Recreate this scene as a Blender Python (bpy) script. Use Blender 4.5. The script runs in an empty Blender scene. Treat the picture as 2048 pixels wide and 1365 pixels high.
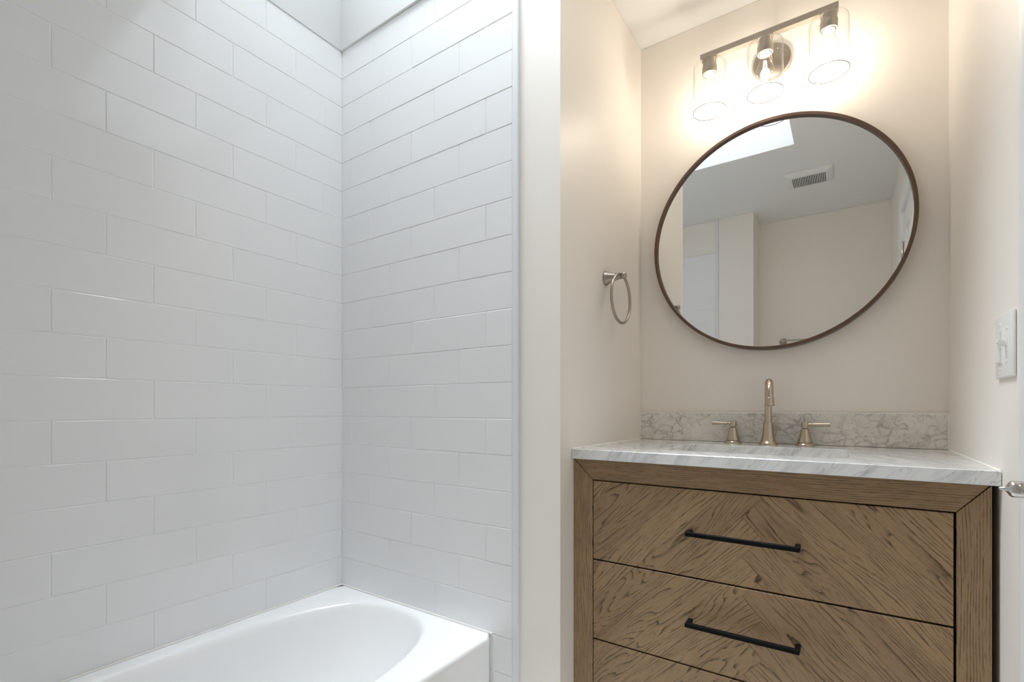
import bpy, bmesh, math, random
from mathutils import Vector, Matrix
random.seed(7)
C = bpy.context.scene
PI = math.pi

# ------------------------------------------------------------------ measured room (metres, camera stands over x=0, y=0)
CAM_Z = 1.023
CEIL = 2.44
XT = -1.6542          # tiled long wall of the tub alcove
YW = 1.2187           # tiled end wall of the tub alcove
XTE = -0.832          # where the end-wall tile stops
XL, XR = -0.6724, 0.2416   # side walls of the vanity recess
YV = 1.877            # wall behind the vanity
YN = -0.20            # stub wall at the other end of the tub
XS = -0.560           # free end of that stub wall
YR = -0.49            # wall behind the camera
CTOP = 0.9034         # counter top
CF, YF = 1.2998, 1.2864    # cabinet front, counter front

# ------------------------------------------------------------------ camera, sky, daylight, exposure
cam = bpy.data.cameras.new('camera')
camo = bpy.data.objects.new('camera', cam)
C.collection.objects.link(camo)
C.camera = camo
camo.location = (0, 0, CAM_Z)
camo.rotation_euler = (PI / 2, 0, 0.6029)
cam.sensor_fit = 'HORIZONTAL'
cam.sensor_width = 36.0
cam.lens = 36.0 * 974.49 / 2048.0
cam.shift_y = (817.17 - 682.5) / 2048.0
cam.clip_start = 0.02

W = bpy.data.worlds.new('daylight')
C.world = W
W.use_nodes = True
bg = W.node_tree.nodes['Background']
bg.inputs[0].default_value = (0.84, 0.915, 1.0, 1)
# hazy midday sky: brightest around the veiled sun, falling off towards the horizon
SKY_ZENITH, SKY_LOW, SKY_POW = 38.5, 0.7, 10.0
_t = W.node_tree
SKY_DIR = Vector((-0.27, -0.12, 1.0)).normalized()      # where the hazy sun stands
_tc = _t.nodes.new('ShaderNodeTexCoord'); _s = _t.nodes.new('ShaderNodeVectorMath'); _s.operation = 'DOT_PRODUCT'
_t.links.new(_tc.outputs['Generated'], _s.inputs[0]); _s.inputs[1].default_value = SKY_DIR
_c = _t.nodes.new('ShaderNodeMath'); _c.operation = 'MAXIMUM'; _t.links.new(_s.outputs['Value'], _c.inputs[0]); _c.inputs[1].default_value = 0.0
_p = _t.nodes.new('ShaderNodeMath'); _p.operation = 'POWER'; _t.links.new(_c.outputs[0], _p.inputs[0]); _p.inputs[1].default_value = SKY_POW
_m = _t.nodes.new('ShaderNodeMath'); _m.operation = 'MULTIPLY_ADD'; _t.links.new(_p.outputs[0], _m.inputs[0]); _m.inputs[1].default_value = SKY_ZENITH; _m.inputs[2].default_value = SKY_LOW
_t.links.new(_m.outputs[0], bg.inputs[1])

SKX0, SKX1, SKY0, SKY1, SKZ = -1.652, -0.235, 0.679, 1.204, 3.45
pl = bpy.data.lights.new('skylight_portal', 'AREA')
pl.shape = 'RECTANGLE'
pl.size, pl.size_y = SKX1 - SKX0 - 0.01, SKY1 - SKY0 - 0.01
pl.cycles.is_portal = True
plo = bpy.data.objects.new('skylight_portal', pl)
plo.location = ((SKX0 + SKX1) / 2, (SKY0 + SKY1) / 2, SKZ + 0.10)
C.collection.objects.link(plo)

C.view_settings.view_transform = 'Standard'
C.view_settings.look = 'None'
C.view_settings.gamma = 1
C.view_settings.use_curve_mapping = False
C.view_settings.exposure = 1.10
BULB_W = 0.78
C.cycles.max_bounces = 14
C.cycles.diffuse_bounces = 9
C.cycles.glossy_bounces = 6
C.cycles.transparent_max_bounces = 24
C.cycles.sample_clamp_indirect = 6
C.cycles.use_denoising = True
C.cycles.caustics_reflective = False

# ------------------------------------------------------------------ materials
def srgb(r, g, b):
    f = lambda v: (v / 255 / 12.92) if v / 255 <= 0.04045 else ((v / 255 + 0.055) / 1.055) ** 2.4
    return (f(r), f(g), f(b), 1)

class NT:
    def __init__(s, name):
        s.m = bpy.data.materials.new(name); s.m.use_nodes = True
        s.t = s.m.node_tree; s.b = s.t.nodes['Principled BSDF']
        s.out = s.t.nodes['Material Output']
    def n(s, kind, **kw):
        x = s.t.nodes.new(kind)
        for k, v in kw.items(): setattr(x, k, v)
        return x
    def l(s, a, b): s.t.links.new(a, b)
    def put(s, v, sock):
        if hasattr(v, 'links'): s.l(v, sock)
        else: sock.default_value = v
    def math(s, op, a, b=0.0, c=None):
        x = s.n('ShaderNodeMath', operation=op)
        s.put(a, x.inputs[0]); s.put(b, x.inputs[1])
        if c is not None: s.put(c, x.inputs[2])
        return x.outputs[0]
    def comb(s, x, y, z):
        k = s.n('ShaderNodeCombineXYZ')
        s.put(x, k.inputs[0]); s.put(y, k.inputs[1]); s.put(z, k.inputs[2])
        return k.outputs[0]
    def noise(s, vec, scale=1.0, detail=2.0, rough=0.5, dist=0.0):
        k = s.n('ShaderNodeTexNoise')
        s.l(vec, k.inputs['Vector'])
        k.inputs['Scale'].default_value = scale; k.inputs['Detail'].default_value = detail
        k.inputs['Roughness'].default_value = rough; k.inputs['Distortion'].default_value = dist
        return k.outputs['Fac']
    def ramp(s, f, stops):
        k = s.n('ShaderNodeValToRGB'); s.l(f, k.inputs[0])
        cr = k.color_ramp
        while len(cr.elements) < len(stops): cr.elements.new(0.5)
        for e, (p, c) in zip(cr.elements, stops):
            e.position = p; e.color = c if len(c) == 4 else (*c, 1)
        return k.outputs[0]
    def step(s, f, a, b):
        k = s.n('ShaderNodeMapRange'); k.interpolation_type = 'SMOOTHSTEP'
        s.l(f, k.inputs[0]); k.inputs[1].default_value = a; k.inputs[2].default_value = b
        return k.outputs[0]
    def mix(s, f, a, b):
        k = s.n('ShaderNodeMix', data_type='RGBA')
        s.put(f, k.inputs[0]); s.put(a, k.inputs[6]); s.put(b, k.inputs[7])
        return k.outputs[2]
    def pos(s):
        return s.n('ShaderNodeNewGeometry').outputs['Position']
    def bump(s, h, strength=0.2, dist=0.001):
        k = s.n('ShaderNodeBump'); k.inputs['Strength'].default_value = strength
        k.inputs['Distance'].default_value = dist
        s.l(h, k.inputs['Height']); s.l(k.outputs[0], s.b.inputs['Normal'])
    def set(s, col=None, rough=None, metal=None, spec=None, coat=None):
        if col is not None: s.put(col, s.b.inputs['Base Color'])
        if rough is not None: s.put(rough, s.b.inputs['Roughness'])
        if metal is not None: s.b.inputs['Metallic'].default_value = metal
        if spec is not None: s.b.inputs['Specular IOR Level'].default_value = spec
        if coat is not None: s.b.inputs['Coat Weight'].default_value = coat

def plain(name, col, rough, metal=0.0, bump=None, var=0.02, spec=0.5):
    k = NT(name); p = k.pos()
    n = k.noise(p, 3.0, 3)
    d = tuple(c * (1 - var) for c in col[:3]) + (1,)
    k.set(k.mix(n, d, col), rough, metal, spec)
    if bump:
        k.bump(k.noise(p, bump[0], 3), bump[1], bump[2])
    return k.m

M = {}
M['paint'] = plain('beige_eggshell_paint', (0.86, 0.813, 0.752, 1), 0.42, bump=(260, 0.05, 0.0004), spec=0.4)
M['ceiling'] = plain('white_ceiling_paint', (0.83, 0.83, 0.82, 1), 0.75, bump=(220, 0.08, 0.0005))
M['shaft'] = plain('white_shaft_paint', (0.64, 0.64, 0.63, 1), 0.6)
M['trim'] = plain('white_semigloss_trim', (0.82, 0.82, 0.81, 1), 0.3)
M['tile'] = plain('white_glazed_tile', (0.81, 0.813, 0.816, 1), 0.13, var=0.015, bump=(7, 0.10, 0.0012))
M['grout'] = plain('white_grout', (0.92, 0.92, 0.92, 1), 0.8)
M['edge'] = plain('white_tile_edge_profile', (0.74, 0.76, 0.78, 1), 0.35)
M['tub'] = plain('white_enamel', (0.87, 0.87, 0.87, 1), 0.09, var=0.005)
M['porcelain'] = plain('white_porcelain', (0.86, 0.85, 0.83, 1), 0.08, var=0.01)
M['plastic'] = plain('white_switch_plastic', (0.80, 0.79, 0.77, 1), 0.3)
M['vent'] = plain('white_vent_plastic', (0.80, 0.80, 0.78, 1), 0.45)
M['dark'] = plain('dark_void', (0.012, 0.011, 0.01, 1), 0.8)
M['caulk'] = plain('white_caulk', (0.84, 0.82, 0.78, 1), 0.4)
M['black'] = plain('black_powder_coat', (0.006, 0.006, 0.006, 1), 0.5, spec=0.08)
M['floor'] = None
M['mframe'] = plain('brushed_bronze_frame', (0.155, 0.10, 0.075, 1), 0.38, metal=0.75, var=0.15)
M['chrome'] = plain('satin_chrome', (0.62, 0.60, 0.58, 1), 0.16, metal=1.0)

def brushed(name, col, rough):
    k = NT(name); p = k.pos()
    x = k.n('ShaderNodeSeparateXYZ'); k.l(p, x.inputs[0])
    v = k.comb(k.math('MULTIPLY', x.outputs[0], 60), k.math('MULTIPLY', x.outputs[1], 60), k.math('MULTIPLY', x.outputs[2], 1800))
    n = k.noise(v, 1.0, 2)
    k.set(k.mix(n, tuple(c * 0.86 for c in col[:3]) + (1,), col), k.math('MULTIPLY_ADD', n, 0.12, rough - 0.06), 1.0)
    k.bump(n, 0.06, 0.0002)
    return k.m
M['nickel'] = brushed('brushed_nickel', (0.60, 0.51, 0.41, 1), 0.22)
M['nickel_lamp'] = brushed('brushed_nickel_lamp', (0.43, 0.385, 0.34, 1), 0.34)

def mirror_mat():
    k = NT('silvered_mirror'); k.set((0.86, 0.87, 0.865, 1), 0.0, 1.0); return k.m
M['mirror'] = mirror_mat()

def clear_glass(name, ior=1.45, tint=(0.985, 0.985, 0.98, 1), edge=0.62):
    # thin clear glass wall: passes light straight through, reflects by Fresnel, absorbs a little more where seen edge-on
    k = NT(name)
    tr = k.n('ShaderNodeBsdfTransparent'); gl = k.n('ShaderNodeBsdfGlossy')
    gl.inputs['Roughness'].default_value = 0.0
    lw = k.n('ShaderNodeLayerWeight'); lw.inputs[0].default_value = 0.5; lw2 = lw
    tr_c = k.mix(k.math('POWER', lw.outputs['Facing'], 3.5), tint, (edge, edge, edge * 0.98, 1))
    k.l(tr_c, tr.inputs[0])
    fr = k.math('MULTIPLY_ADD', k.math('POWER', lw2.outputs['Facing'], 5.0), 0.90, 0.045)
    mx = k.n('ShaderNodeMixShader')
    k.l(fr, mx.inputs[0]); k.l(tr.outputs[0], mx.inputs[1]); k.l(gl.outputs[0], mx.inputs[2])
    k.l(mx.outputs[0], k.out.inputs[0])
    return k.m
M['glass'] = clear_glass('clear_shade_glass')
M['rim'] = clear_glass('ground_glass_rim', tint=(0.28, 0.25, 0.22, 1), edge=0.15)
M['bulbglass'] = clear_glass('clear_bulb_glass', tint=(0.99, 0.985, 0.96, 1), edge=0.75)
M['skyglass'] = clear_glass('skylight_glass', edge=0.9)

def emis(name, col, st):
    k = NT(name); k.b.inputs['Base Color'].default_value = col
    k.b.inputs['Emission Color'].default_value = col; k.b.inputs['Emission Strength'].default_value = st
    return k.m
M['filament'] = emis('glowing_filament', (1.0, 0.84, 0.64, 1), 30.0)

def marble(name, base, vein, kind):
    k = NT(name); p = k.pos()
    x = k.n('ShaderNodeSeparateXYZ'); k.l(p, x.inputs[0])
    X, Y, Z = x.outputs
    if kind == 'slab':      # diagonal grey streaks
        a = k.math('ADD', k.math('MULTIPLY', X, 0.80), k.math('MULTIPLY', Y, 0.35)); a = k.math('SUBTRACT', a, k.math('MULTIPLY', Z, 0.75))
        bb = k.math('ADD', k.math('MULTIPLY', X, 0.45), k.math('MULTIPLY', Z, 0.9)); bb = k.math('SUBTRACT', bb, k.math('MULTIPLY', Y, 0.55))
        v = k.comb(k.math('MULTIPLY', a, 58), k.math('MULTIPLY', bb, 15), k.math('MULTIPLY', Y, 8))
        n = k.noise(v, 1.0, 5, 0.62, 0.9)
        vein1 = k.math('SUBTRACT', 1.0, k.step(k.math('ABSOLUTE', k.math('SUBTRACT', n, 0.5)), 0.0, 0.045))
        cloud = k.step(k.noise(v, 0.55, 3, 0.6, 0.4), 0.42, 0.72)
        n3 = k.noise(v, 0.5, 2)
        f = k.math('ADD', k.math('MULTIPLY', k.math('MULTIPLY', vein1, k.step(n3, 0.40, 0.62)), 0.45), k.math('MULTIPLY', cloud, 0.42))
    else:                   # cellular veining
        nn = k.n('ShaderNodeTexNoise'); k.l(p, nn.inputs['Vector']); nn.inputs['Scale'].default_value = 13; nn.inputs['Detail'].default_value = 4
        off = k.n('ShaderNodeVectorMath', operation='MULTIPLY_ADD')
        k.l(nn.outputs['Color'], off.inputs[0]); off.inputs[1].default_value = (0.075, 0.05, 0.05)
        sc = k.n('ShaderNodeVectorMath', operation='MULTIPLY'); k.l(p, sc.inputs[0]); sc.inputs[1].default_value = (0.72, 1, 1.15)
        k.l(sc.outputs[0], off.inputs[2])
        vo = k.n('ShaderNodeTexVoronoi', feature='DISTANCE_TO_EDGE'); k.l(off.outputs[0], vo.inputs['Vector']); vo.inputs['Scale'].default_value = 33
        cell = k.math('SUBTRACT', 1.0, k.step(vo.outputs['Distance'], 0.0, 0.16))
        n = k.noise(p, 26.0, 5, 0.65, 0.8)
        vein1 = k.math('SUBTRACT', 1.0, k.step(k.math('ABSOLUTE', k.math('SUBTRACT', n, 0.5)), 0.0, 0.028))
        gate = k.step(k.noise(p, 11.0, 2), 0.40, 0.66)
        f = k.math('ADD', k.math('MULTIPLY', k.math('MULTIPLY', cell, gate), 0.46), k.math('MULTIPLY', vein1, 0.42))
        f = k.math('ADD', f, k.math('MULTIPLY', k.step(k.noise(p, 7, 3), 0.45, 0.75), 0.16))
    k.set(k.mix(f, base, vein), 0.10)
    return k.m
M['marble'] = marble('polished_carrara_counter', (0.71, 0.71, 0.70, 1), (0.30, 0.31, 0.325, 1), 'slab')
M['marble_splash'] = marble('polished_carrara_backsplash', (0.78, 0.745, 0.69, 1), (0.30, 0.285, 0.26, 1), 'cell')

def oak(name, mode):
    """mode 'h'/'v': straight grain along X / Z; 'herring': herringbone panels meeting in a zigzag seam"""
    k = NT(name); p = k.pos()
    x = k.n('ShaderNodeSeparateXYZ'); k.l(p, x.inputs[0]); X, Y, Z = x.outputs
    if mode == 'h':
        A, Q = X, Z; B = 3.0
    elif mode == 'v':
        A, Q = Z, X; B = k.math('FLOOR', k.math('MULTIPLY', X, 4.0))
    else:
        P0, XA, XB, ZP = 0.097, -0.213, -0.168, 0.757
        t = k.math('DIVIDE', k.math('SUBTRACT', Z, ZP), P0)
        fr = k.math('FRACT', t)
        tri = k.math('SUBTRACT', 1.0, k.math('ABSOLUTE', k.math('SUBTRACT', k.math('MULTIPLY', fr, 2.0), 1.0)))  # 0 at peaks, 1 halfway
        seam = k.math('MULTIPLY_ADD', tri, XB - XA, XA)
        side = k.math('GREATER_THAN', X, seam)                       # 0 left, 1 right
        sgn = k.math('MULTIPLY_ADD', side, -2.0, 1.0)                # +1 left, -1 right
        xs = k.math('MULTIPLY', X, sgn)
        A = k.math('MULTIPLY', k.math('ADD', xs, Z), 0.7071)
        Qr = k.math('SUBTRACT', Z, xs)                               # constant along a board
        off = k.math('MULTIPLY_ADD', side, (ZP + XA) - (ZP - XA), ZP - XA)
        bi = k.math('DIVIDE', k.math('SUBTRACT', Qr, off), P0)
        bn = k.math('FLOOR', bi)
        B = k.math('ADD', bn, k.math('MULTIPLY', side, 37.0))
        Q = k.math('MULTIPLY', Qr, 0.7071)
        bf = k.math('FRACT', bi)
    bo = k.math('MULTIPLY', B, 7.31)
    # slow field whose contour lines make straight or cathedral figure
    if mode == 'herring':
        v = k.comb(k.math('MULTIPLY_ADD', A, 2.0, bo), k.math('MULTIPLY_ADD', Q, 11.0, bo), bo)
        n = k.noise(v, 1.0, 2.0, 0.40, 0.1)
        ph = k.math('ADD', k.math('MULTIPLY', n, 20.0), k.math('MULTIPLY', Q, 95.0))
    else:
        v = k.comb(k.math('MULTIPLY_ADD', A, 1.6, bo), k.math('MULTIPLY_ADD', Q, 9.0, bo), bo)
        n = k.noise(v, 1.0, 2, 0.45, 0.1)
        ph = k.math('ADD', k.math('MULTIPLY', n, 10.0), k.math('MULTIPLY', Q, 170.0))
    wob = k.noise(k.comb(k.math('MULTIPLY', A, 55.0), k.math('MULTIPLY', Q, 190.0), bo), 1.0, 2)
    ph = k.math('ADD', ph, k.math('MULTIPLY', wob, 0.22))
    s1 = k.math('FRACT', ph)
    line = k.math('MULTIPLY', k.math('POWER', s1, 5.0), k.math('SUBTRACT', 1.0, k.step(s1, 0.93, 1.0)))
    # pores: short dashes along the grain
    po = k.noise(k.comb(k.math('MULTIPLY', A, 42.0), k.math('MULTIPLY', Q, 620.0), bo), 1.0, 2, 0.55)
    pores = k.step(po, 0.56, 0.68)
    brk = k.step(k.noise(k.comb(k.math('MULTIPLY', A, 13.0), k.math('MULTIPLY', Q, 110.0), bo), 1.0, 2), 0.36, 0.56)
    tone = k.noise(k.comb(k.math('MULTIPLY', A, 5.0), k.math('MULTIPLY', Q, 17.0), bo), 1.0, 3)
    dk = k.math('ADD', k.math('MULTIPLY', k.math('MULTIPLY', line, brk), 1.25), k.math('MULTIPLY', pores, 0.42))
    dk = k.math('ADD', dk, k.math('MULTIPLY', k.step(tone, 0.58, 0.85), 0.22))
    dk = k.math('MINIMUM', dk, 1.0)
    wn = k.n('ShaderNodeTexWhiteNoise', noise_dimensions='1D'); k.put(B, wn.inputs['W'])
    base = k.mix(tone, srgb(163, 136, 101), srgb(142, 116, 86))
    base = k.mix(k.math('MULTIPLY', wn.outputs[0], 0.55), base, srgb(134, 108, 83))
    col = k.mix(dk, base, srgb(58, 41, 32))
    if mode == 'herring':
        e1 = k.math('LESS_THAN', k.math('MULTIPLY', k.math('MINIMUM', bf, k.math('SUBTRACT', 1.0, bf)), 0.0686), 0.00045)
        gate = k.math('LESS_THAN', k.math('MULTIPLY', k.math('ABSOLUTE', k.math('SUBTRACT', X, seam)), 0.7071), 0.00045)
        col = k.mix(k.math('MULTIPLY', k.math('MAXIMUM', e1, gate), 0.6), col, srgb(52, 38, 28))
    k.set(col, 0.42, spec=0.35)
    k.bump(k.math('SUBTRACT', 1.0, dk), 0.25, 0.0006)
    return k.m
M['oak_h'] = oak('weathered_oak_rail', 'h')
M['oak_v'] = oak('weathered_oak_stile', 'v')
M['oak_d'] = oak('weathered_oak_herringbone', 'herring')
M['oak_line'] = plain('oak_bare_edge', srgb(112, 90, 72), 0.6)

def floor_mat():
    k = NT('grey_floor_tile'); p = k.pos()
    b = k.n('ShaderNodeTexBrick'); k.l(p, b.inputs['Vector'])
    b.inputs['Scale'].default_value = 1.0; b.inputs['Brick Width'].default_value = 0.6; b.inputs['Row Height'].default_value = 0.3
    b.inputs['Mortar Size'].default_value = 0.003
    b.inputs['Color1'].default_value = (0.80, 0.79, 0.77, 1); b.inputs['Color2'].default_value = (0.84, 0.83, 0.81, 1); b.inputs['Mortar'].default_value = (0.6, 0.6, 0.59, 1)
    k.set(b.outputs[0], 0.3); return k.m
M['floor'] = floor_mat()

# ------------------------------------------------------------------ mesh helpers (all shapes are given in room coordinates)
def origin(o):
    v = Vector((0, 0, 0))
    while o is not None:
        v += o.location; o = o.parent
    return v

def obj(name, bm, mats, parent=None, smooth=False, at=None, sharp=40):
    if not isinstance(mats, (list, tuple)): mats = [mats]
    me = bpy.data.meshes.new(name)
    base = origin(parent) if parent else Vector((0, 0, 0))
    loc = Vector(at) if at is not None else base
    bmesh.ops.recalc_face_normals(bm, faces=bm.faces) if smooth != 'keep' else None
    bmesh.ops.translate(bm, verts=bm.verts, vec=-loc)
    if smooth:
        for f in bm.faces: f.smooth = True
        lim = math.radians(sharp)
        for e in bm.edges:
            if len(e.link_faces) == 2 and e.calc_face_angle(0) > lim: e.smooth = False
    bm.to_mesh(me); bm.free()
    for m in mats: me.materials.append(m)
    o = bpy.data.objects.new(name, me)
    C.collection.objects.link(o)
    if parent: o.parent = parent; o.location = loc - base
    else: o.location = loc
    return o

def thing(name, label, cat, loc, group=None):
    o = bpy.data.objects.new(name, None); C.collection.objects.link(o)
    o.empty_display_size = 0.05
    o.location = loc; tag(o, label, cat, group); return o

def tag(o, label, cat, group=None):
    o['label'] = label; o['category'] = cat
    if group: o['group'] = group
    return o

def struct(o):
    o['kind'] = 'structure'; return o

def box(bm, x0, x1, y0, y1, z0, z1, bevel=0.0, seg=2, mat=0, skip=()):
    r = bmesh.ops.create_cube(bm, size=1.0)
    vs = r['verts']
    bmesh.ops.scale(bm, vec=(abs(x1 - x0), abs(y1 - y0), abs(z1 - z0)), verts=vs)
    bmesh.ops.translate(bm, vec=((x0 + x1) / 2, (y0 + y1) / 2, (z0 + z1) / 2), verts=vs)
    fs = set(f for v in vs for f in v.link_faces)
    for f in fs: f.material_index = mat
    if bevel > 0:
        es = list(set(e for v in vs for e in v.link_edges))
        bmesh.ops.bevel(bm, geom=es, offset=bevel, segments=seg, affect='EDGES', profile=0.5)
    return vs

def quad(bm, pts, mat=0):
    f = bm.faces.new([bm.verts.new(p) for p in pts]); f.material_index = mat; return f

def lathe(bm, prof, center, axis=(0, 0, 1), n=40, cap=(True, True), mat=0):
    """prof: list of (radius, height) along axis from center"""
    ax = Vector(axis).normalized()
    u = ax.orthogonal().normalized(); w = ax.cross(u)
    rings = []
    for r, h in prof:
        c = Vector(center) + ax * h
        if r < 1e-6: rings.append([bm.verts.new(c)])
        else: rings.append([bm.verts.new(c + (u * math.cos(2 * PI * i / n) + w * math.sin(2 * PI * i / n)) * r) for i in range(n)])
    for a, b in zip(rings, rings[1:]):
        for i in range(n):
            j = (i + 1) % n
            if len(a) == 1 and len(b) == 1: break
            if len(a) == 1: f = bm.faces.new([a[0], b[i], b[j]])
            elif len(b) == 1: f = bm.faces.new([a[i], b[0], a[j]])
            else: f = bm.faces.new([a[i], b[i], b[j], a[j]])
            f.material_index = mat
    if cap[0] and len(rings[0]) > 1: bm.faces.new(rings[0]).material_index = mat
    if cap[1] and len(rings[-1]) > 1: bm.faces.new(list(reversed(rings[-1]))).material_index = mat

def tube(bm, pts, rad, n=16, closed=False, caps=True):
    pts = [Vector(p) for p in pts]; N = len(pts)
    rads = rad if isinstance(rad, (list, tuple)) else [rad] * N
    rings = []; prev = None
    for i, p in enumerate(pts):
        if closed: t = (pts[(i + 1) % N] - pts[i - 1]).normalized()
        else: t = (pts[min(i + 1, N - 1)] - pts[max(i - 1, 0)]).normalized()
        u = t.orthogonal().normalized() if prev is None else (prev - t * prev.dot(t)).normalized()
        prev = u; w = t.cross(u)
        rings.append([bm.verts.new(p + (u * math.cos(2 * PI * k / n) + w * math.sin(2 * PI * k / n)) * rads[i]) for k in range(n)])
    m = N if closed else N - 1
    for i in range(m):
        a, b = rings[i], rings[(i + 1) % N]
        for k in range(n):
            bm.faces.new([a[k], a[(k + 1) % n], b[(k + 1) % n], b[k]])
    if caps and not closed:
        bm.faces.new(list(reversed(rings[0]))); bm.faces.new(rings[-1])

def prism(bm, pts2, z0, z1):
    lo = [bm.verts.new((x, y, z0)) for x, y in pts2]; hi = [bm.verts.new((x, y, z1)) for x, y in pts2]
    n = len(lo)
    bm.faces.new(list(reversed(lo))); bm.faces.new(hi)
    for i in range(n):
        j = (i + 1) % n
        bm.faces.new([lo[i], lo[j], hi[j], hi[i]])

def B(): return bmesh.new()

# ------------------------------------------------------------------ room shell
T = 0.12
bm = B(); box(bm, XT - T, XR + T, YR - T, YV + T, -0.1, 0.0); struct(obj('floor', bm, M['floor']))

# ceiling: slab with the skylight opening
bm = B()
for (a, b, c, d) in ((XT - T, SKX0, YR - T, YV + T), (SKX1, XR + T, YR - T, YV + T), (SKX0, SKX1, YR - T, SKY0), (SKX0, SKX1, SKY1, YV + T)):
    box(bm, a, b, c, d, CEIL, CEIL + 0.10)
struct(obj('ceiling', bm, M['ceiling']))
# skylight shaft
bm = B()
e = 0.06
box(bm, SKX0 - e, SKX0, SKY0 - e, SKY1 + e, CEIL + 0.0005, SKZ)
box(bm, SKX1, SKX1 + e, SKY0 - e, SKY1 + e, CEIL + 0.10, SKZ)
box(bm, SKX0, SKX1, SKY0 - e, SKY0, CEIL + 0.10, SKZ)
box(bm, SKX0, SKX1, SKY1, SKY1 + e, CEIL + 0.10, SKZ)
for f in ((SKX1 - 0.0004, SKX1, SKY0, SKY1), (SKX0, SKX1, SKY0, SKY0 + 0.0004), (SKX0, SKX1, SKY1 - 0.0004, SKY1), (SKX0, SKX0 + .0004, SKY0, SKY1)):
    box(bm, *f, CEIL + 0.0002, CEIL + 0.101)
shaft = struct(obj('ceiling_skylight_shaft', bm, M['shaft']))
# skylight window on the curb
bm = B(); g = 0.035
box(bm, SKX0, SKX1, SKY0, SKY0 + g, SKZ - 0.03, SKZ + 0.06); box(bm, SKX0, SKX1, SKY1 - g, SKY1, SKZ - 0.03, SKZ + 0.06)
box(bm, SKX0, SKX0 + g, SKY0 + g, SKY1 - g, SKZ - 0.03, SKZ + 0.06); box(bm, SKX1 - g, SKX1, SKY0 + g, SKY1 - g, SKZ - 0.03, SKZ + 0.06)
win = struct(obj('window_1', bm, M['trim']))
bm = B(); box(bm, SKX0 + g, SKX1 - g, SKY0 + g, SKY1 - g, SKZ + 0.02, SKZ + 0.026)
obj('window_glass', bm, M['skyglass'], win)

# tiled walls ------------------------------------------------------
TH, TL_, LZ0 = 0.11153, 0.33083, 0.9916
GAP, CH = 0.0025, 0.0011
def tile_field(bm, u0, u1, z0, z1, ua, phase, P, k0, k1, tilt=0.0011):
    """P(u, z, d) -> point, d = distance in front of the grout"""
    D = 0.0017
    for k in range(k0, k1):
        a = LZ0 + k * TH + GAP / 2; b = LZ0 + (k + 1) * TH - GAP / 2
        a, b = max(a, z0), min(b, z1)
        if b - a < 0.004: continue
        n = -12
        while True:
            s = ua + (3 * n + phase(k)) * TL_ / 3 + GAP / 2; t = s + TL_ - GAP
            n += 1
            if t < u0 + 0.003: continue
            if s > u1 - 0.003: break
            s, t = max(s, u0), min(t, u1)
            tx, tz = random.uniform(-tilt, tilt), random.uniform(-tilt, tilt)
            d0 = D + random.uniform(-0.0002, 0.0003)
            dd = lambda u, z: d0 + (u - (s + t) / 2) * tx + (z - (a + b) / 2) * tz * 1.6
            q = [(s, a), (t, a), (t, b), (s, b)]; qi = [(s + CH, a + CH), (t - CH, a + CH), (t - CH, b - CH), (s + CH, b - CH)]
            v0 = [bm.verts.new(P(u, z, -0.004)) for u, z in q]
            v1 = [bm.verts.new(P(u, z, dd(u, z) - CH * 0.75)) for u, z in q]
            v2 = [bm.verts.new(P(u, z, dd(u, z))) for u, z in qi]
            bm.faces.new(v2)
            for i in range(4):
                j = (i + 1) % 4
                bm.faces.new([v0[i], v0[j], v1[j], v1[i]]); bm.faces.new([v1[i], v1[j], v2[j], v2[i]])

# long wall (x = XT)
bm = B(); box(bm, XT - T, XT - 0.0022, YN - 0.02, YW + 0.02, 0, CEIL - 0.001)
bmb = struct(obj('wall_left', bm, M['grout']))
bm = B(); tile_field(bm, YN + 0.001, YW - 0.0015, 0.30, CEIL - 0.003, 0.3528, lambda k: (8 - k) % 3, lambda u, z, d: (XT - 0.0022 + d, u, z), -7, 14)
obj('glazed_tile', bm, M['tile'], bmb)['kind'] = 'structure'

# partition between tub and vanity; its tub face (y = YW) is tiled up to XTE
bm = B(); box(bm, XT - T, XL, YW, YV + T, 0, CEIL - 0.001)
part = struct(obj('wall_partition', bm, M['paint']))
bm = B(); box(bm, XT, XTE, YW - 0.0060, YW + 0.001, 0, CEIL - 0.001)
obj('grout', bm, M['grout'], part)['kind'] = 'structure'
bm = B(); tile_field(bm, XT + 0.0025, XTE - 0.0012, 0.0, CEIL - 0.003, -1.5944, lambda k: (k - 5) % 3, lambda u, z, d: (u, YW - 0.0060 - d, z), -9, 14)
obj('glazed_tile', bm, M['tile'], part)['kind'] = 'structure'
# bright edge profile that ends the tile
bm = B(); box(bm, XTE, XTE + 0.022, YW - 0.0105, YW + 0.001, 0.0, CEIL - 0.001, 0.0035, 3)
struct(obj('trim_1', bm, M['edge']))

# stub wall at the other end of the tub
bm = B(); box(bm, XT - T, XS, YR - T, YN, 0, CEIL - 0.001)
stub = struct(obj('wall_stub', bm, M['paint']))
bm = B(); box(bm, XT, -0.815, YN - 0.001, YN + 0.006, 0, 2.19)
obj('grout', bm, M['grout'], stub)['kind'] = 'structure'
bm = B(); tile_field(bm, XT + 0.0025, -0.816, 0.0, 2.19, -1.5944, lambda k: (k - 5) % 3, lambda u, z, d: (u, YN + 0.006 + d, z), -9, 14)
obj('glazed_tile', bm, M['tile'], stub)['kind'] = 'structure'
bm = B(); box(bm, -0.815, -0.796, YN - 0.001, YN + 0.0105, 0.0, CEIL - 0.001, 0.0035, 3)
struct(obj('trim_2', bm, M['edge']))

bm = B(); box(bm, XL, XR + T, YV, YV + T, 0, CEIL - 0.001); struct(obj('wall_back', bm, M['paint']))
bm = B(); box(bm, XS, XR + T, YR - T, YR, 0, CEIL - 0.001); struct(obj('wall_rear', bm, M['paint']))
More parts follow.
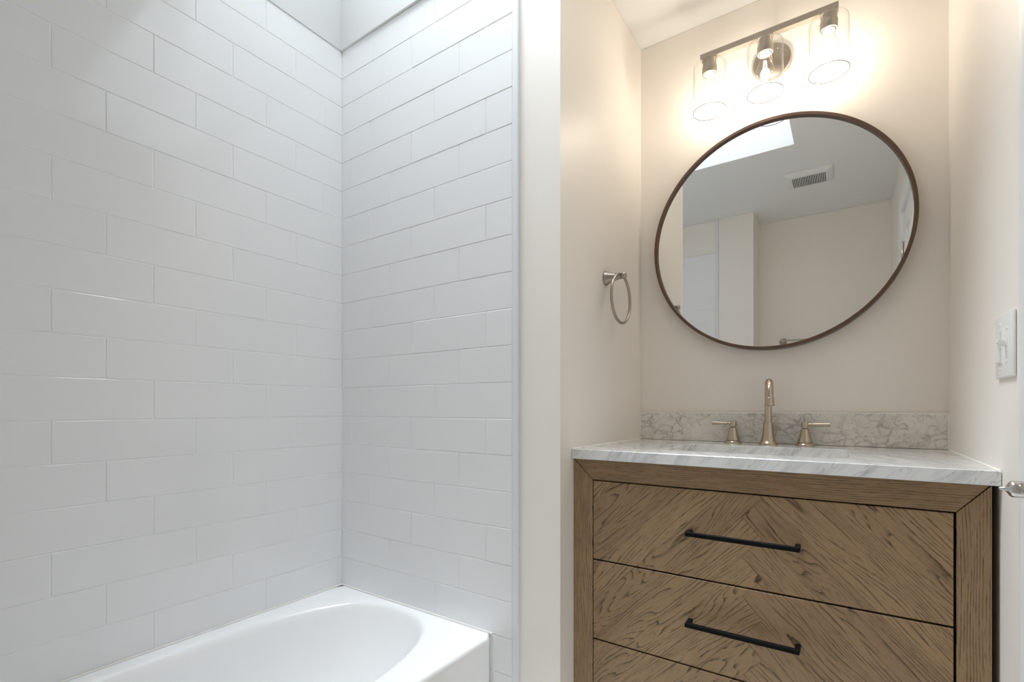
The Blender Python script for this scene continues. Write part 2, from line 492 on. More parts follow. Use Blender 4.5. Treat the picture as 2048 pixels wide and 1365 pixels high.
# right wall with the doorway
DY0, DY1, DZ = 0.415, 1.036, 2.055
bm = B()
box(bm, XR, XR + T, DY1 + 0.01, YV, 0, CEIL - 0.001); box(bm, XR, XR + T, YR, DY0 - 0.01, 0, CEIL - 0.001); box(bm, XR, XR + T, DY0 - 0.01, DY1 + 0.01, DZ + 0.01, CEIL - 0.001)
struct(obj('wall_right', bm, M['paint']))
# casing (a moulded profile swept around the opening) and jamb
cw = 0.058
def casing(bm):
    prof = [(0.004, 0.0), (0.004, 0.009), (0.010, 0.012), (0.030, 0.014), (0.040, 0.018), (0.055, 0.018), (0.062, 0.012), (0.062, 0.0)]
    path = [((DY0, 0.0), (-1, 0)), ((DY0, DZ), (-1, 1)), ((DY1, DZ), (1, 1)), ((DY1, 0.0), (1, 0))]
    rings = [[bm.verts.new((XR - d, y + sy * o, z + sz * o)) for o, d in prof] for (y, z), (sy, sz) in path]
    for a, b in zip(rings, rings[1:]):
        for i in range(len(prof) - 1): bm.faces.new([a[i], a[i + 1], b[i + 1], b[i]])
    for r in (rings[0], rings[-1]): bm.faces.new(r)
bm = B(); casing(bm); struct(obj('trim_3', bm, M['trim'], smooth=True, sharp=30))
bm = B()
box(bm, XR - 0.0005, XR + T, DY0 - 0.0095, DY0 + 0.004, 0, DZ); box(bm, XR - 0.0005, XR + T, DY1 - 0.004, DY1 + 0.0095, 0, DZ); box(bm, XR - 0.0005, XR + T, DY0 - 0.0095, DY1 + 0.0095, DZ - 0.004, DZ + 0.0095)
struct(obj('trim_4', bm, M['trim']))
# six-panel door
bm = B()
dy0, dy1, dz0, dz1 = DY0 + 0.006, DY1 - 0.006, 0.012, DZ - 0.006
xf = XR + 0.004
box(bm, xf + 0.004, xf + 0.035, dy0, dy1, dz0, dz1)
st, mid = 0.105, (dy0 + dy1) / 2
rails = [(dz0, 0.24), (0.80, 0.95), (1.62, 1.72), (dz1 - 0.115, dz1)]
box(bm, xf, xf + 0.005, dy0, dy0 + st, dz0, dz1); box(bm, xf, xf + 0.005, dy1 - st, dy1, dz0, dz1); box(bm, xf, xf + 0.005, mid - 0.05, mid + 0.05, dz0, dz1)
for a, b in rails:
    box(bm, xf, xf + 0.005, dy0 + st, mid - 0.05, a, b); box(bm, xf, xf + 0.005, mid + 0.05, dy1 - st, a, b)
for (a, _), (b, _) in (((0.24, 0), (0.80, 0)), ((0.95, 0), (1.62, 0)), ((1.72, 0), (dz1 - 0.115, 0))):
    for (p, q) in ((dy0 + st, mid - 0.05), (mid + 0.05, dy1 - st)):
        m1, m2 = 0.018, 0.034
        o4 = [(p + m1, a + m1), (q - m1, a + m1), (q - m1, b - m1), (p + m1, b - m1)]
        i4 = [(p + m2, a + m2), (q - m2, a + m2), (q - m2, b - m2), (p + m2, b - m2)]
        vo = [bm.verts.new((xf + 0.0045, y, z)) for y, z in o4]; vi = [bm.verts.new((xf + 0.0008, y, z)) for y, z in i4]
        bm.faces.new(vi)
        for i in range(4): bm.faces.new([vo[i], vo[(i + 1) % 4], vi[(i + 1) % 4], vi[i]])
door = struct(obj('door_1', bm, M['trim']))
for hz in (0.25, 1.03, 1.85):
    bm = B()
    lathe(bm, [(0.0001, -0.050), (0.004, -0.049), (0.006, -0.046), (0.006, 0.046), (0.004, 0.049), (0.0001, 0.050)], (XR - 0.005, DY0 + 0.004, hz), n=16)
    box(bm, XR + 0.001, XR + 0.0038, DY0 + 0.007, DY0 + 0.034, hz - 0.044, hz + 0.044)
    obj('hinge', bm, M['chrome'], door, smooth=True)
# door handle: rose, shank with a flared hub and finial, curved lever
bm = B(); hy_, hz_ = 0.975, 0.908
lathe(bm, [(0.031, 0.0), (0.031, 0.004), (0.026, 0.008), (0.018, 0.010), (0.014, 0.012), (0.0118, 0.020), (0.0118, 0.051), (0.0112, 0.0535), (0.0095, 0.0555),
           (0.0060, 0.0575), (0.0038, 0.0595), (0.0024, 0.0620), (0.0020, 0.0655), (0.0010, 0.0665)], (XR + 0.004, hy_, hz_), axis=(-1, 0, 0), n=36)
pts = [(XR - 0.036 - 0.010 * math.sin(t * PI / 2), hy_ - 0.004 - 0.105 * t, hz_ + 0.002 + 0.006 * math.sin(t * PI * 1.3)) for t in [i / 14 for i in range(15)]]
tube(bm, pts, [0.0085 - 0.002 * i / 14 for i in range(15)], 18)
obj('door_handle', bm, M['chrome'], door, smooth=True, sharp=50)
# baseboards
bb = 0.09
def base(name, x0, x1, y0, y1):
    bm = B(); box(bm, x0, x1, y0, y1, 0.0, bb, 0.003, 2); struct(obj(name, bm, M['trim']))
base('baseboard_rear', XS, XR, YR, YR + 0.012)
base('baseboard_right', XR - 0.012, XR, DY1 + 0.064, YF + 0.02)
base('baseboard_right_rear', XR - 0.012, XR, YR + 0.012, DY0 - 0.064)
base('baseboard_stub', -0.795, XS, YN, YN + 0.012)
base('baseboard_partition', -0.809, XL, YW - 0.012, YW)

# ------------------------------------------------------------------ bathtub
RIM = 0.325
def tub():
    x0, x1, y0, y1 = XT + 0.003, -0.9005, YN + 0.0095, YW - 0.0095
    N = 144
    root = thing('bathtub', 'white alcove bathtub between the tiled walls', 'bathtub', ((x0 + x1) / 2, (y0 + y1) / 2, 0))
    def rrect(a, b, c, d, r, ang):
        cx, cy, hx, hy = (a + b) / 2, (c + d) / 2, (b - a) / 2, (d - c) / 2
        # angle parametrised by perimeter-like direction
        dx, dy = math.cos(ang) * hx, math.sin(ang) * hy
        k = 1 / max(abs(dx) / hx, abs(dy) / hy)
        px, py = dx * k, dy * k
        qx, qy = max(-hx + r, min(hx - r, px)), max(-hy + r, min(hy - r, py))
        v = Vector((px - qx, py - qy))
        if v.length > 1e-9: v = v.normalized() * r; px, py = qx + v.x, qy + v.y
        return cx + px, cy + py
    def sup(a, b, c, d, e1, ang, ed):
        cx, cy, hx, hy = (a + b) / 2, (c + d) / 2, (b - a) / 2, (d - c) / 2
        co, si = math.cos(ang), math.sin(ang)
        ex = e1 if si > 0 else ed
        return cx + hx * math.copysign(abs(co) ** (2 / ex), co), cy + hy * math.copysign(abs(si) ** (2 / ex), si)
    bm = B(); loops = []
    angs = [2 * PI * (i + 0.5) / N for i in range(N)]
    def outer(ins, z, r): loops.append([bm.verts.new((*rrect(x0 + ins, x1 - ins, y0 + ins, y1 - ins, r, t), z)) for t in angs])
    outer(0.0, 0.0, 0.004); outer(0.0, RIM - 0.012, 0.006); outer(0.0015, RIM - 0.005, 0.007); outer(0.005, RIM - 0.0012, 0.009); outer(0.011, RIM, 0.012)
    bx0, bx1, by0, by1 = -1.592, -0.990, y0 + 0.075, 1.175
    def bowl(i, z, fa=0.0, fb=0.0, ex=2.75):
        loops.append([bm.verts.new((*sup(bx0 + i, bx1 - i, by0 + i + fb, by1 - i - fa, ex, t, ex + 0.5), z)) for t in angs])
    bowl(-0.018, RIM + 0.0003)
    bowl(-0.008, RIM - 0.001); bowl(0.0, RIM - 0.005); bowl(0.006, RIM - 0.013); bowl(0.011, RIM - 0.026, 0.002)
    bowl(0.020, RIM - 0.07, 0.016, 0.004); bowl(0.030, RIM - 0.13, 0.050, 0.008); bowl(0.042, RIM - 0.19, 0.095, 0.012, 2.9)
    bowl(0.058, RIM - 0.235, 0.135, 0.018, 3.0); bowl(0.085, RIM - 0.262, 0.175, 0.03, 3.0); bowl(0.13, RIM - 0.272, 0.22, 0.05, 2.8); bowl(0.24, RIM - 0.276, 0.30, 0.15, 2.6)
    for a, b in zip(loops, loops[1:]):
        for i in range(N): bm.faces.new([a[i], a[(i + 1) % N], b[(i + 1) % N], b[i]])
    bm.faces.new(loops[-1])
    obj('tub_shell', bm, M['tub'], root, smooth=True, sharp=50)
    bm = B()
    lathe(bm, [(0.030, 0.0), (0.030, 0.002), (0.024, 0.004), (0.0001, 0.005)], (-1.29, y0 + 0.30, RIM - 0.2755), n=32)
    obj('drain', bm, M['chrome'], root, smooth=True)
    # white sealant where the rim meets the tile
    bm = B()
    pts = [(x1 - 0.002, y1 + 0.002, 0.0), (x1 - 0.002, y1 + 0.002, RIM - 0.006)]
    tube(bm, pts, 0.0028, 8)
    pts = [(x0, y0, RIM - 0.001), (x0 - 0.0005, y1 + 0.0008, RIM - 0.001), (x1 - 0.006, y1 + 0.0008, RIM - 0.001)]
    tube(bm, pts, 0.0032, 8)
    obj('caulk', bm, M['caulk'], root, smooth=True)
tub()

# ------------------------------------------------------------------ vanity cabinet
def vanity():
    X0, X1 = -0.6715, 0.2300
    Z1 = CTOP - 0.0284; ZI = 0.8152; ZG1, ZG2, ZB = 0.5847, 0.3546, 0.1245
    F0, F1 = -0.6095, 0.1779
    yb = YV - 0.004
    root = thing('vanity_cabinet', 'brown oak vanity cabinet with herringbone drawers under the marble top', 'vanity cabinet', ((X0 + X1) / 2, (CF + yb) / 2, 0))
    bm = B()
    box(bm, X0 + 0.001, X0 + 0.018, CF + 0.022, yb, 0.06, Z1 - 0.001); box(bm, X1 - 0.018, X1 - 0.001, CF + 0.022, yb, 0.06, Z1 - 0.001)
    box(bm, X0 + 0.018, X1 - 0.018, yb - 0.012, yb, 0.06, Z1 - 0.001); box(bm, X0 + 0.018, X1 - 0.018, CF + 0.022, yb - 0.012, 0.06, 0.078)
    obj('carcass', bm, M['oak_v'], root)
    bm = B(); box(bm, F0 - 0.002, F1 + 0.002, CF + 0.0225, CF + 0.026, ZB - 0.01, ZI + 0.002)
    obj('recess_shade_sheet', bm, M['dark'], root)  # near-black sheet stands in for the shade behind the drawers
    g = 0.0011   # hairline mitre gap
    def ring(bm, pts):
        lo = [bm.verts.new((x, CF + 0.022, z)) for x, z in pts]; hi = [bm.verts.new((x, CF, z)) for x, z in pts]
        bm.faces.new(lo); bm.faces.new(list(reversed(hi)))
        n = len(pts)
        for i in range(n): bm.faces.new([lo[i], hi[i], hi[(i + 1) % n], lo[(i + 1) % n]])
        bmesh.ops.bevel(bm, geom=[e for e in bm.edges if all(abs(v.co.y - CF) < 1e-6 for v in e.verts)], offset=0.0007, segments=1, affect='EDGES')
    bm = B(); ring(bm, [(X0 + g * 1.4, Z1), (X1 - g * 1.4, Z1), (F1, ZI + g), (F0, ZI + g)]); obj('top_rail', bm, M['oak_h'], root)
    bm = B(); ring(bm, [(X0, 0.0), (X0, Z1 - g * 1.4), (F0 - g, ZI), (F0 - g, 0.0)]); obj('stile', bm, M['oak_v'], root)
    bm = B(); ring(bm, [(X1, 0.0), (X1, Z1 - g * 1.4), (F1 + g, ZI), (F1 + g, 0.0)]); obj('stile', bm, M['oak_v'], root)
    bm = B(); ring(bm, [(F0, 0.06), (F1, 0.06), (F1, ZB), (F0, ZB)]); obj('bottom_rail', bm, M['oak_h'], root)
    bm = B(); box(bm, F0 - 0.001, F1 + 0.001, CF + 0.019, CF + 0.0218, ZB, ZI + 0.001); obj('shadow_liner', bm, M['dark'], root)  # near-black sheet: the shade in the drawer gaps is put in as colour
    gp = 0.0023
    for (a, b) in ((ZG1, ZI), (ZG2, ZG1), (ZB, ZG2)):
        bm = B()
        box(bm, F0 + gp * 0.6, F1 - gp * 1.5, CF + 0.0005, CF + 0.0188, a + gp, b - gp, 0.0008, 1)
        d = obj('drawer', bm, M['oak_d'], root)
        hz = (a + b) / 2 + 0.0045; hx0, hx1, s = -0.3395, -0.0885, 0.0052
        bm = B()
        yy = CF - 0.032
        box(bm, hx0, hx1, yy - s, yy + s, hz - s, hz + s, 0.0007, 1)
        box(bm, hx0, hx0 + 2 * s, yy + s * 0.9, CF + 0.0005, hz - s, hz + s, 0.0006, 1); box(bm, hx1 - 2 * s, hx1, yy + s * 0.9, CF + 0.0005, hz - s, hz + s, 0.0006, 1)
        obj('handle', bm, M['black'], d)
vanity()

# ------------------------------------------------------------------ countertop with the sink cut-out
SX0, SX1, SY0, SY1 = -0.438, 0.003, 1.405, 1.705
def rr(x0, x1, y0, y1, r, n=8):
    out = []
    for cx, cy, a in ((x1 - r, y1 - r, 0), (x0 + r, y1 - r, 90), (x0 + r, y0 + r, 180), (x1 - r, y0 + r, 270)):
        for i in range(n + 1):
            t = math.radians(a + 90 * i / n); out.append((cx + r * math.cos(t), cy + r * math.sin(t)))
    return out
def counter():
    x0, x1, y0, y1 = XL + 0.0012, XR - 0.0012, YF, YV - 0.0012
    zt, zb = CTOP, CTOP - 0.0284
    inner = rr(SX0, SX1, SY0, SY1, 0.030)
    n = len(inner); q = n // 4
    outer = []
    # match each inner point with a point on the outer rectangle (same quadrant logic)
    for i, (px, py) in enumerate(inner):
        c = i // q; k = (i % q) / (q - 1)
        cs = [(x1, y1), (x0, y1), (x0, y0), (x1, y0)]
        outer.append(cs[c])
    def layer(z, ins, infl):
        vin = [bm.verts.new((SX0 + (px - SX0), py, z)) for px, py in infl]
        return vin
    bm = B()
    infl = rr(SX0 - 0.0015, SX1 + 0.0015, SY0 - 0.0015, SY1 + 0.0015, 0.0315)
    top_in = [bm.verts.new((*p, zt)) for p in infl]; in2 = [bm.verts.new((*p, zt - 0.0015)) for p in inner]; bot_in = [bm.verts.new((*p, zb)) for p in inner]
    e = 0.0011
    cor = [(x1, y1), (x0, y1), (x0, y0), (x1, y0)]
    sg = [(-1, -1), (1, -1), (1, 1), (-1, 1)]
    topc = [bm.verts.new((c[0] + s[0] * e, c[1] + s[1] * e, zt)) for c, s in zip(cor, sg)]
    mid = [bm.verts.new((c[0], c[1], zt - e)) for c in cor]; botc = [bm.verts.new((c[0], c[1], zb)) for c in cor]
    for k, (oc, ic) in enumerate(((topc, top_in), (botc, bot_in))):
        for c in range(4):
            for i in range(q - 1): bm.faces.new([oc[c], ic[c * q + i], ic[c * q + i + 1]])
            nx = (c + 1) % 4
            bm.faces.new([oc[c], ic[c * q + q - 1], ic[(nx * q) % n], oc[nx]])
    for a, b in ((topc, mid), (mid, botc)):
        for i in range(4): bm.faces.new([a[i], a[(i + 1) % 4], b[(i + 1) % 4], b[i]])
    for a, b in ((top_in, in2), (in2, bot_in)):
        for i in range(n): bm.faces.new([a[i], a[(i + 1) % n], b[(i + 1) % n], b[i]])
    root = thing('countertop', 'white marble countertop with grey veins on the oak cabinet', 'countertop', ((x0 + x1) / 2, (y0 + y1) / 2, zb))
    obj('marble_slab', bm, M['marble'], root)
    for xx in (x0, x1):
        bm = B(); tube(bm, [(xx, y0 + 0.004, zt - 0.0012), (xx, YV - 0.016, zt - 0.0012)], 0.0032, 8)
        obj('caulk', bm, M['caulk'], root, smooth=True)
    # backsplash stands on the counter
    r2 = thing('backsplash', 'low marble backsplash strip along the wall behind the faucet', 'backsplash', ((x0 + x1) / 2, YV - 0.01, zt))
    bm = B(); box(bm, x0 + 0.0015, x1 - 0.0015, 1.8622, YV - 0.001, zt + 0.0007, 1.0062, 0.0006, 1); obj('marble_strip', bm, M['marble_splash'], r2)
    bm = B()
    tube(bm, [(x0 + 0.001, 1.8670, 1.0062), (x1 - 0.001, 1.8670, 1.0062)], 0.0032, 8)
    for xx in (x0, x1): tube(bm, [(xx, 1.8625, zt), (xx, 1.8625, 1.0065)], 0.0026, 8)
    obj('caulk', bm, M['caulk'], r2, smooth=True)
    # undermount basin
    r3 = thing('sink_basin', 'rectangular white undermount sink basin below the marble cut-out', 'sink', ((SX0 + SX1) / 2, (SY0 + SY1) / 2, zb - 0.13))
    bm = B(); Ls = []
    for ins, z, r in ((0.08, zb - 0.134, 0.05), (0.030, zb - 0.127, 0.06), (0.004, zb - 0.110, 0.045), (-0.006, zb - 0.07, 0.035), (-0.012, zb - 0.008, 0.035), (-0.012, zb - 0.0004, 0.035), (-0.004, zb - 0.0004, 0.032), (-0.003, zb - 0.006, 0.032), (0.004, zb - 0.07, 0.035), (0.014, zb - 0.105, 0.045), (0.040, zb - 0.120, 0.06), (0.10, zb - 0.126, 0.04)):
        Ls.append([bm.verts.new((*p, z)) for p in rr(SX0 + ins, SX1 - ins, SY0 + ins, SY1 - ins, r)])
    for a, b in zip(Ls, Ls[1:]):
        for i in range(n): bm.faces.new([a[i], a[(i + 1) % n], b[(i + 1) % n], b[i]])
    bm.faces.new(Ls[-1]); bm.faces.new(list(reversed(Ls[0])))
    obj('basin', bm, M['porcelain'], r3, smooth=True, sharp=60)
    bm = B(); lathe(bm, [(0.022, 0.0), (0.022, 0.002), (0.016, 0.004), (0.0001, 0.0045)], ((SX0 + SX1) / 2, 1.56, zb - 0.1255), n=28)
    obj('drain', bm, M['nickel'], r3, smooth=True)
counter()

# ------------------------------------------------------------------ widespread faucet
def faucet():
    fy = 1.815; z = CTOP + 0.0004
    root = thing('faucet', 'brushed nickel widespread faucet with two lever handles behind the sink', 'faucet', (-0.217, fy, z))
    sx = -0.2165
    bm = B()
    lathe(bm, [(0.0290, 0.0), (0.0290, 0.003), (0.0272, 0.0055), (0.0235, 0.0095), (0.0205, 0.018), (0.0182, 0.030), (0.0165, 0.045), (0.0152, 0.060), (0.0146, 0.067), (0.0148, 0.0695), (0.0144, 0.0720), (0.0108, 0.0725)], (sx, fy, z), n=40)
    ang = math.radians(9); dx, dy = math.sin(ang), -math.cos(ang)
    R = 0.046; zt = z + 0.158
    pts = [(sx, fy, z + 0.069), (sx, fy, z + 0.11), (sx, fy, z + 0.14)]
    for i in range(15):
        t = PI * i / 14
        o = R - R * math.cos(t)
        pts.append((sx + dx * o, fy + dy * o, zt + R * math.sin(t)))
    ex, ey = sx + dx * 2 * R, fy + dy * 2 * R
    pts.append((ex, ey, zt - 0.008))
    tube(bm, pts, [0.0108] * 3 + [0.0110] * 5 + [0.0116] * 11, 24)
    sp = obj('spout', bm, M['nickel'], root, smooth=True, sharp=45)
    bm = B(); lathe(bm, [(0.0120, 0.001), (0.0136, -0.001), (0.0136, -0.018), (0.0160, -0.021), (0.0160, -0.0235), (0.0125, -0.0250), (0.0110, -0.022)], (ex, ey, zt - 0.006), n=32)
    obj('aerator', bm, M['nickel'], sp, smooth=True)
    for hx, s, hy in ((-0.3265, -1, 1.826), (-0.1120, 1, 1.822)):
        bm = B()
        lathe(bm, [(0.0275, 0.0), (0.0275, 0.0035), (0.0255, 0.0065), (0.0205, 0.0080), (0.0205, 0.0095), (0.0228, 0.0105), (0.0198, 0.019), (0.0165, 0.031), (0.0132, 0.044), (0.0118, 0.0525), (0.0095, 0.0540), (0.0080, 0.0555), (0.0080, 0.0590)], (hx, hy, z), n=36)
        h = obj('handle', bm, M['nickel'], root, smooth=True, sharp=30)
        bm = B(); lathe(bm, [(0.0105, 0.0580), (0.0116, 0.0600), (0.0116, 0.0730), (0.0105, 0.0755), (0.0001, 0.0760)], (hx, hy, z), n=8)
        obj('hub', bm, M['nickel'], h, smooth=True, sharp=60)
        bm = B()
        lathe(bm, [(0.0055, 0.006), (0.0055, 0.013), (0.0036, 0.0135), (0.0036, 0.0165), (0.0052, 0.0175), (0.0052, 0.022), (0.0056, 0.036), (0.0066, 0.062), (0.0070, 0.0675), (0.0060, 0.0685), (0.0001, 0.0688)], (hx, hy, z + 0.0670), axis=(s, -0.04, 0.006), n=24)
        obj('lever', bm, M['nickel'], h, smooth=True, sharp=35)
faucet()

# ------------------------------------------------------------------ round mirror
def mirror():
    cx, cz, R = -0.2170, 1.6100, 0.3885
    ym = 1.8442
    root = thing('round_mirror', 'round mirror in a thin dark bronze frame on the wall above the sink', 'mirror', (cx, YV - 0.001, cz))
    bm = B()
    lathe(bm, [(R - 0.0105, YV - 0.001 - ym), (R - 0.0105, YV - 0.001 - ym + 0.0095), (R - 0.0095, YV - 0.001 - ym + 0.0105), (R - 0.001, YV - 0.001 - ym + 0.0105), (R, YV - 0.001 - ym + 0.0095), (R, 0.0), (R - 0.006, 0.0)], (cx, YV - 0.001, cz), axis=(0, -1, 0), n=160, cap=(False, False))
    obj('frame', bm, M['mframe'], root, smooth=True, sharp=30)
    bm = B(); lathe(bm, [(R - 0.0065, 0.004), (R - 0.0065, YV - 0.001 - ym)], (cx, YV - 0.001, cz), axis=(0, -1, 0), n=160)
    obj('mirror_glass', bm, M['mirror'], root)
mirror()

# ------------------------------------------------------------------ three-lamp vanity light
def vanity_light():
    by, bz = 1.7642, 2.2330
    xs = (-0.3905, -0.2195, -0.0465)
    root = thing('vanity_light', 'brushed nickel three-lamp wall light with clear glass shades above the round mirror', 'wall light', (-0.212, YV, 2.2))
    bm = B(); lathe(bm, [(0.059, 0.0005), (0.059, 0.012), (0.057, 0.016), (0.050, 0.0185), (0.0001, 0.0195)], (-0.212, YV, 2.203), axis=(0, -1, 0), n=64)
    obj('backplate', bm, M['nickel_lamp'], root, smooth=True, sharp=35)
    bm = B(); box(bm, -0.419, -0.0215, by - 0.0110, by + 0.0110, bz - 0.0085, bz + 0.0105, 0.0008, 1)
    obj('bar', bm, M['nickel_lamp'], root)
    bm = B(); tube(bm, [(-0.212, YV - 0.018, 2.205), (-0.212, 1.83, 2.205), (-0.212, 1.80, 2.212), (-0.212, by + 0.003, bz)], 0.0070, 16)
    obj('arm', bm, M['nickel_lamp'], root, smooth=True)
    for x in xs:
        bm = B()
        lathe(bm, [(0.0165, -0.0070), (0.0235, -0.0090), (0.0235, -0.0150), (0.0215, -0.0165), (0.0215, -0.034), (0.0235, -0.036), (0.0235, -0.060), (0.0225, -0.062), (0.0185, -0.062), (0.0185, -0.045), (0.0001, -0.045)], (x, by, bz), n=40, cap=(True, False))
        s = obj('socket', bm, M['nickel_lamp'], root, smooth=True, sharp=35)
        bm = B(); lathe(bm, [(0.0160, -0.046), (0.0165, -0.063), (0.0140, -0.065), (0.0125, -0.060), (0.0125, -0.046)], (x, by, bz), n=32, cap=(False, False))
        obj('socket_ring', bm, M['porcelain'], s, smooth=True, sharp=50)
        # glass shade: neck opening, rounded shoulder, open bottom
        zt, zb, R = bz - 0.026, 2.0435, 0.0525
        bm = B()
        prof = [(0.0218, zt), (0.030, zt)]
        for i in range(9):
            a = PI / 2 * i / 8
            prof.append((R - 0.014 + 0.014 * math.sin(a), zt - 0.014 + 0.014 * math.cos(a)))
        for i in range(1, 7): prof.append((R, zt - 0.014 + (zb - zt + 0.014) * i / 6))
        lathe(bm, [(r, h) for r, h in prof], (x, by, 0), n=72, cap=(False, False))
        sh = obj('lamp_shade', bm, M['glass'], root, smooth=True, sharp=80)
        sh['label'] = 'clear glass cylinder shade'
        bm = B(); tube(bm, [(x + R * math.cos(2 * PI * i / 72), by + R * math.sin(2 * PI * i / 72), zb) for i in range(72)], 0.0010, 6, closed=True)
        obj('rim', bm, M['rim'], sh, smooth=True)
        # clear filament bulb
        zB = bz - 0.064
        bm = B()
        lathe(bm, [(0.0125, 0.004), (0.0128, -0.002), (0.0140, -0.010), (0.0180, -0.022), (0.0235, -0.036), (0.0270, -0.050), (0.0278, -0.060), (0.0262, -0.072), (0.0215, -0.082), (0.0140, -0.0885), (0.0060, -0.0910), (0.0001, -0.0915)], (x, by, zB), n=40, cap=(False, False))
        bu = obj('light_bulb', bm, M['bulbglass'], root, smooth=True, sharp=80)
        bu['label'] = 'clear glass bulb with a lit filament'
        bm = B()
        for k in range(4):
            a = PI / 4 + PI / 2 * k
            p0 = (x + 0.0035 * math.cos(a), by + 0.0035 * math.sin(a), zB - 0.022); p1 = (x + 0.0075 * math.cos(a), by + 0.0075 * math.sin(a), zB - 0.066)
            tube(bm, [p0, p1], 0.0011, 8)
        obj('filament', bm, M['filament'], bu)
        L = bpy.data.lights.new('bulb_light', 'POINT'); L.energy = BULB_W; L.color = (1.0, 0.905, 0.80); L.shadow_soft_size = 0.014
        lo = bpy.data.objects.new('bulb_light', L); C.collection.objects.link(lo); lo.parent = root
        lo.location = Vector((x, by, zB - 0.045)) - root.location
vanity_light()

# ------------------------------------------------------------------ towel ring, towel bar, switch, vent
def towel_ring():
    y, z = 1.5325, 1.4615
    root = thing('towel_ring', 'brushed nickel towel ring on the beige side wall beside the mirror', 'towel ring', (XL, y, z))
    bm = B()
    lathe(bm, [(0.0235, 0.0005), (0.0240, 0.004), (0.0225, 0.007), (0.0165, 0.022), (0.0125, 0.036), (0.0105, 0.048), (0.0105, 0.056), (0.0085, 0.0575), (0.0085, 0.0600), (0.0110, 0.0615), (0.0120, 0.0650), (0.0110, 0.0700), (0.0075, 0.0730), (0.0001, 0.0740)], (XL, y, z), axis=(1, 0, 0), n=36)
    obj('post', bm, M['nickel_lamp'], root, smooth=True, sharp=40)
    bm = B(); R = 0.0800; cz = z - R + 0.0045; cx = XL + 0.0555
    tube(bm, [(cx + 0.000 * math.cos(t), y + R * math.sin(t), cz + R * math.cos(t)) for t in [2 * PI * i / 96 for i in range(96)]], 0.0047, 14, closed=True)
    obj('ring', bm, M['nickel_lamp'], root, smooth=True)
towel_ring()

def towel_bar():
    z = 1.523; yb = YR
    root = thing('towel_bar', 'brushed nickel towel bar on the rear wall, seen in the round mirror', 'towel bar', (-0.095, yb, z))
    for x in (-0.398, 0.205):
        bm = B(); lathe(bm, [(0.0235, 0.0005), (0.0240, 0.004), (0.0160, 0.022), (0.0110, 0.040), (0.0105, 0.056), (0.0120, 0.065), (0.0110, 0.072), (0.0001, 0.075)], (x, yb, z), axis=(0, 1, 0), n=28)
        obj('post', bm, M['nickel_lamp'], root, smooth=True, sharp=40)
    bm = B(); tube(bm, [(-0.402, yb + 0.062, z), (0.209, yb + 0.062, z)], 0.0058, 16)
    obj('bar', bm, M['nickel_lamp'], root, smooth=True)
towel_bar()

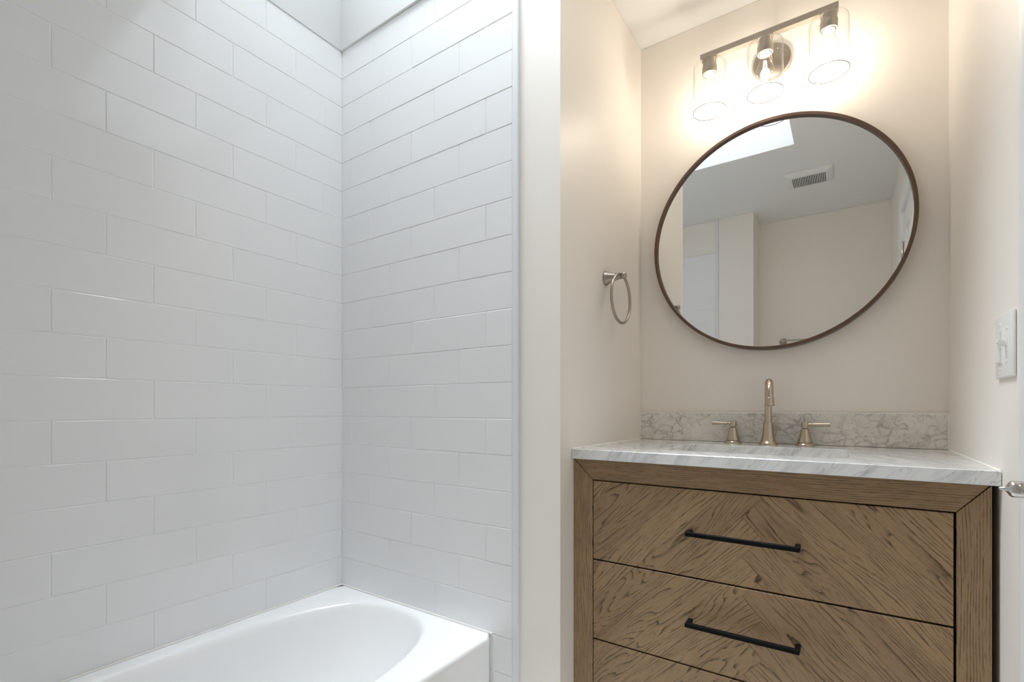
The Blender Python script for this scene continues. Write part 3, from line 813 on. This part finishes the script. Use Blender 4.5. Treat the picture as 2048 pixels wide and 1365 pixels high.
def switch():
    y0, y1, z0, z1 = 1.1895, 1.3085, 1.0790, 1.1970
    root = thing('light_switch', 'white double wall switch plate with dimmer and toggle beside the door casing', 'light switch', (XR, (y0 + y1) / 2, (z0 + z1) / 2))
    bm = B(); vs = box(bm, XR - 0.0055, XR - 0.0004, y0, y1, z0, z1, 0.0022, 3)
    obj('plate', bm, M['plastic'], root, smooth=True, sharp=40)
    yd = y1 - 0.036; yt = y0 + 0.0365; zm = (z0 + z1) / 2
    xp = XR - 0.0055
    bm = B()
    box(bm, xp - 0.0012, xp + 0.001, yd - 0.0165, yd + 0.0165, zm - 0.0335, zm + 0.0335, 0.0008, 1)
    box(bm, xp - 0.0045, xp, yd - 0.0095, yd + 0.0155, zm - 0.030, zm + 0.010, 0.0012, 2)
    obj('dimmer_paddle', bm, M['plastic'], root)
    bm = B(); box(bm, xp - 0.0040, xp - 0.001, yd - 0.0140, yd - 0.0110, zm - 0.028, zm + 0.028, 0.0005, 1); obj('dimmer_slide_slot', bm, M['vent'], root)
    bm = B(); box(bm, xp - 0.0070, xp, yd - 0.0150, yd - 0.0100, zm - 0.004, zm + 0.008, 0.0008, 1); obj('dimmer_slider', bm, M['plastic'], root)
    bm = B(); box(bm, xp - 0.0012, xp + 0.001, yt - 0.0052, yt + 0.0052, zm - 0.0120, zm + 0.0120, 0.0004, 1); obj('toggle_collar', bm, M['vent'], root)
    bm = B()
    vs = box(bm, xp - 0.0150, xp, yt - 0.0038, yt + 0.0038, zm - 0.0045, zm + 0.0045, 0.0010, 2)
    bmesh.ops.rotate(bm, verts=bm.verts, cent=(xp, yt, zm), matrix=Matrix.Rotation(math.radians(28), 3, 'Y'))
    obj('toggle', bm, M['plastic'], root)
    for y, dz in ((yd, 0.0415), (yd, -0.0415), (yt, 0.030), (yt, -0.030)):
        bm = B(); lathe(bm, [(0.0030, -0.0005), (0.0030, 0.0006), (0.0022, 0.0011), (0.0001, 0.0012)], (xp, y, zm + dz), axis=(-1, 0, 0), n=16)
        obj('screw', bm, M['vent'], root, smooth=True)
switch()

def vent():
    x0, x1, y0, y1 = -0.315, -0.070, 0.108, 0.322
    root = thing('ceiling_vent', 'white slotted exhaust fan cover on the ceiling, seen in the round mirror', 'ceiling vent', ((x0 + x1) / 2, (y0 + y1) / 2, CEIL))
    n = 20; L = []
    bm = B()
    for ins, z, r in ((0.0, CEIL - 0.0005, 0.012), (0.0, CEIL - 0.010, 0.012), (0.006, CEIL - 0.018, 0.014), (0.030, CEIL - 0.026, 0.012)):
        L.append([bm.verts.new((*p, z)) for p in rr(x0 + ins, x1 - ins, y0 + ins, y1 - ins, r, 6)])
    m = len(L[0])
    for a, b in zip(L, L[1:]):
        for i in range(m): bm.faces.new([a[i], a[(i + 1) % m], b[(i + 1) % m], b[i]])
    bm.faces.new(L[-1])
    obj('cover', bm, M['vent'], root, smooth=True, sharp=35)
    bm = B(); px = (x1 - x0 - 0.070) / n
    for i in range(n):
        xx = x0 + 0.035 + (i + 0.5) * px
        box(bm, xx - px * 0.22, xx + px * 0.22, y0 + 0.038, y1 - 0.038, CEIL - 0.0268, CEIL - 0.0255)
    obj('slot_row', bm, M['dark'], root)['label'] = 'dark slots of the cover'
vent()
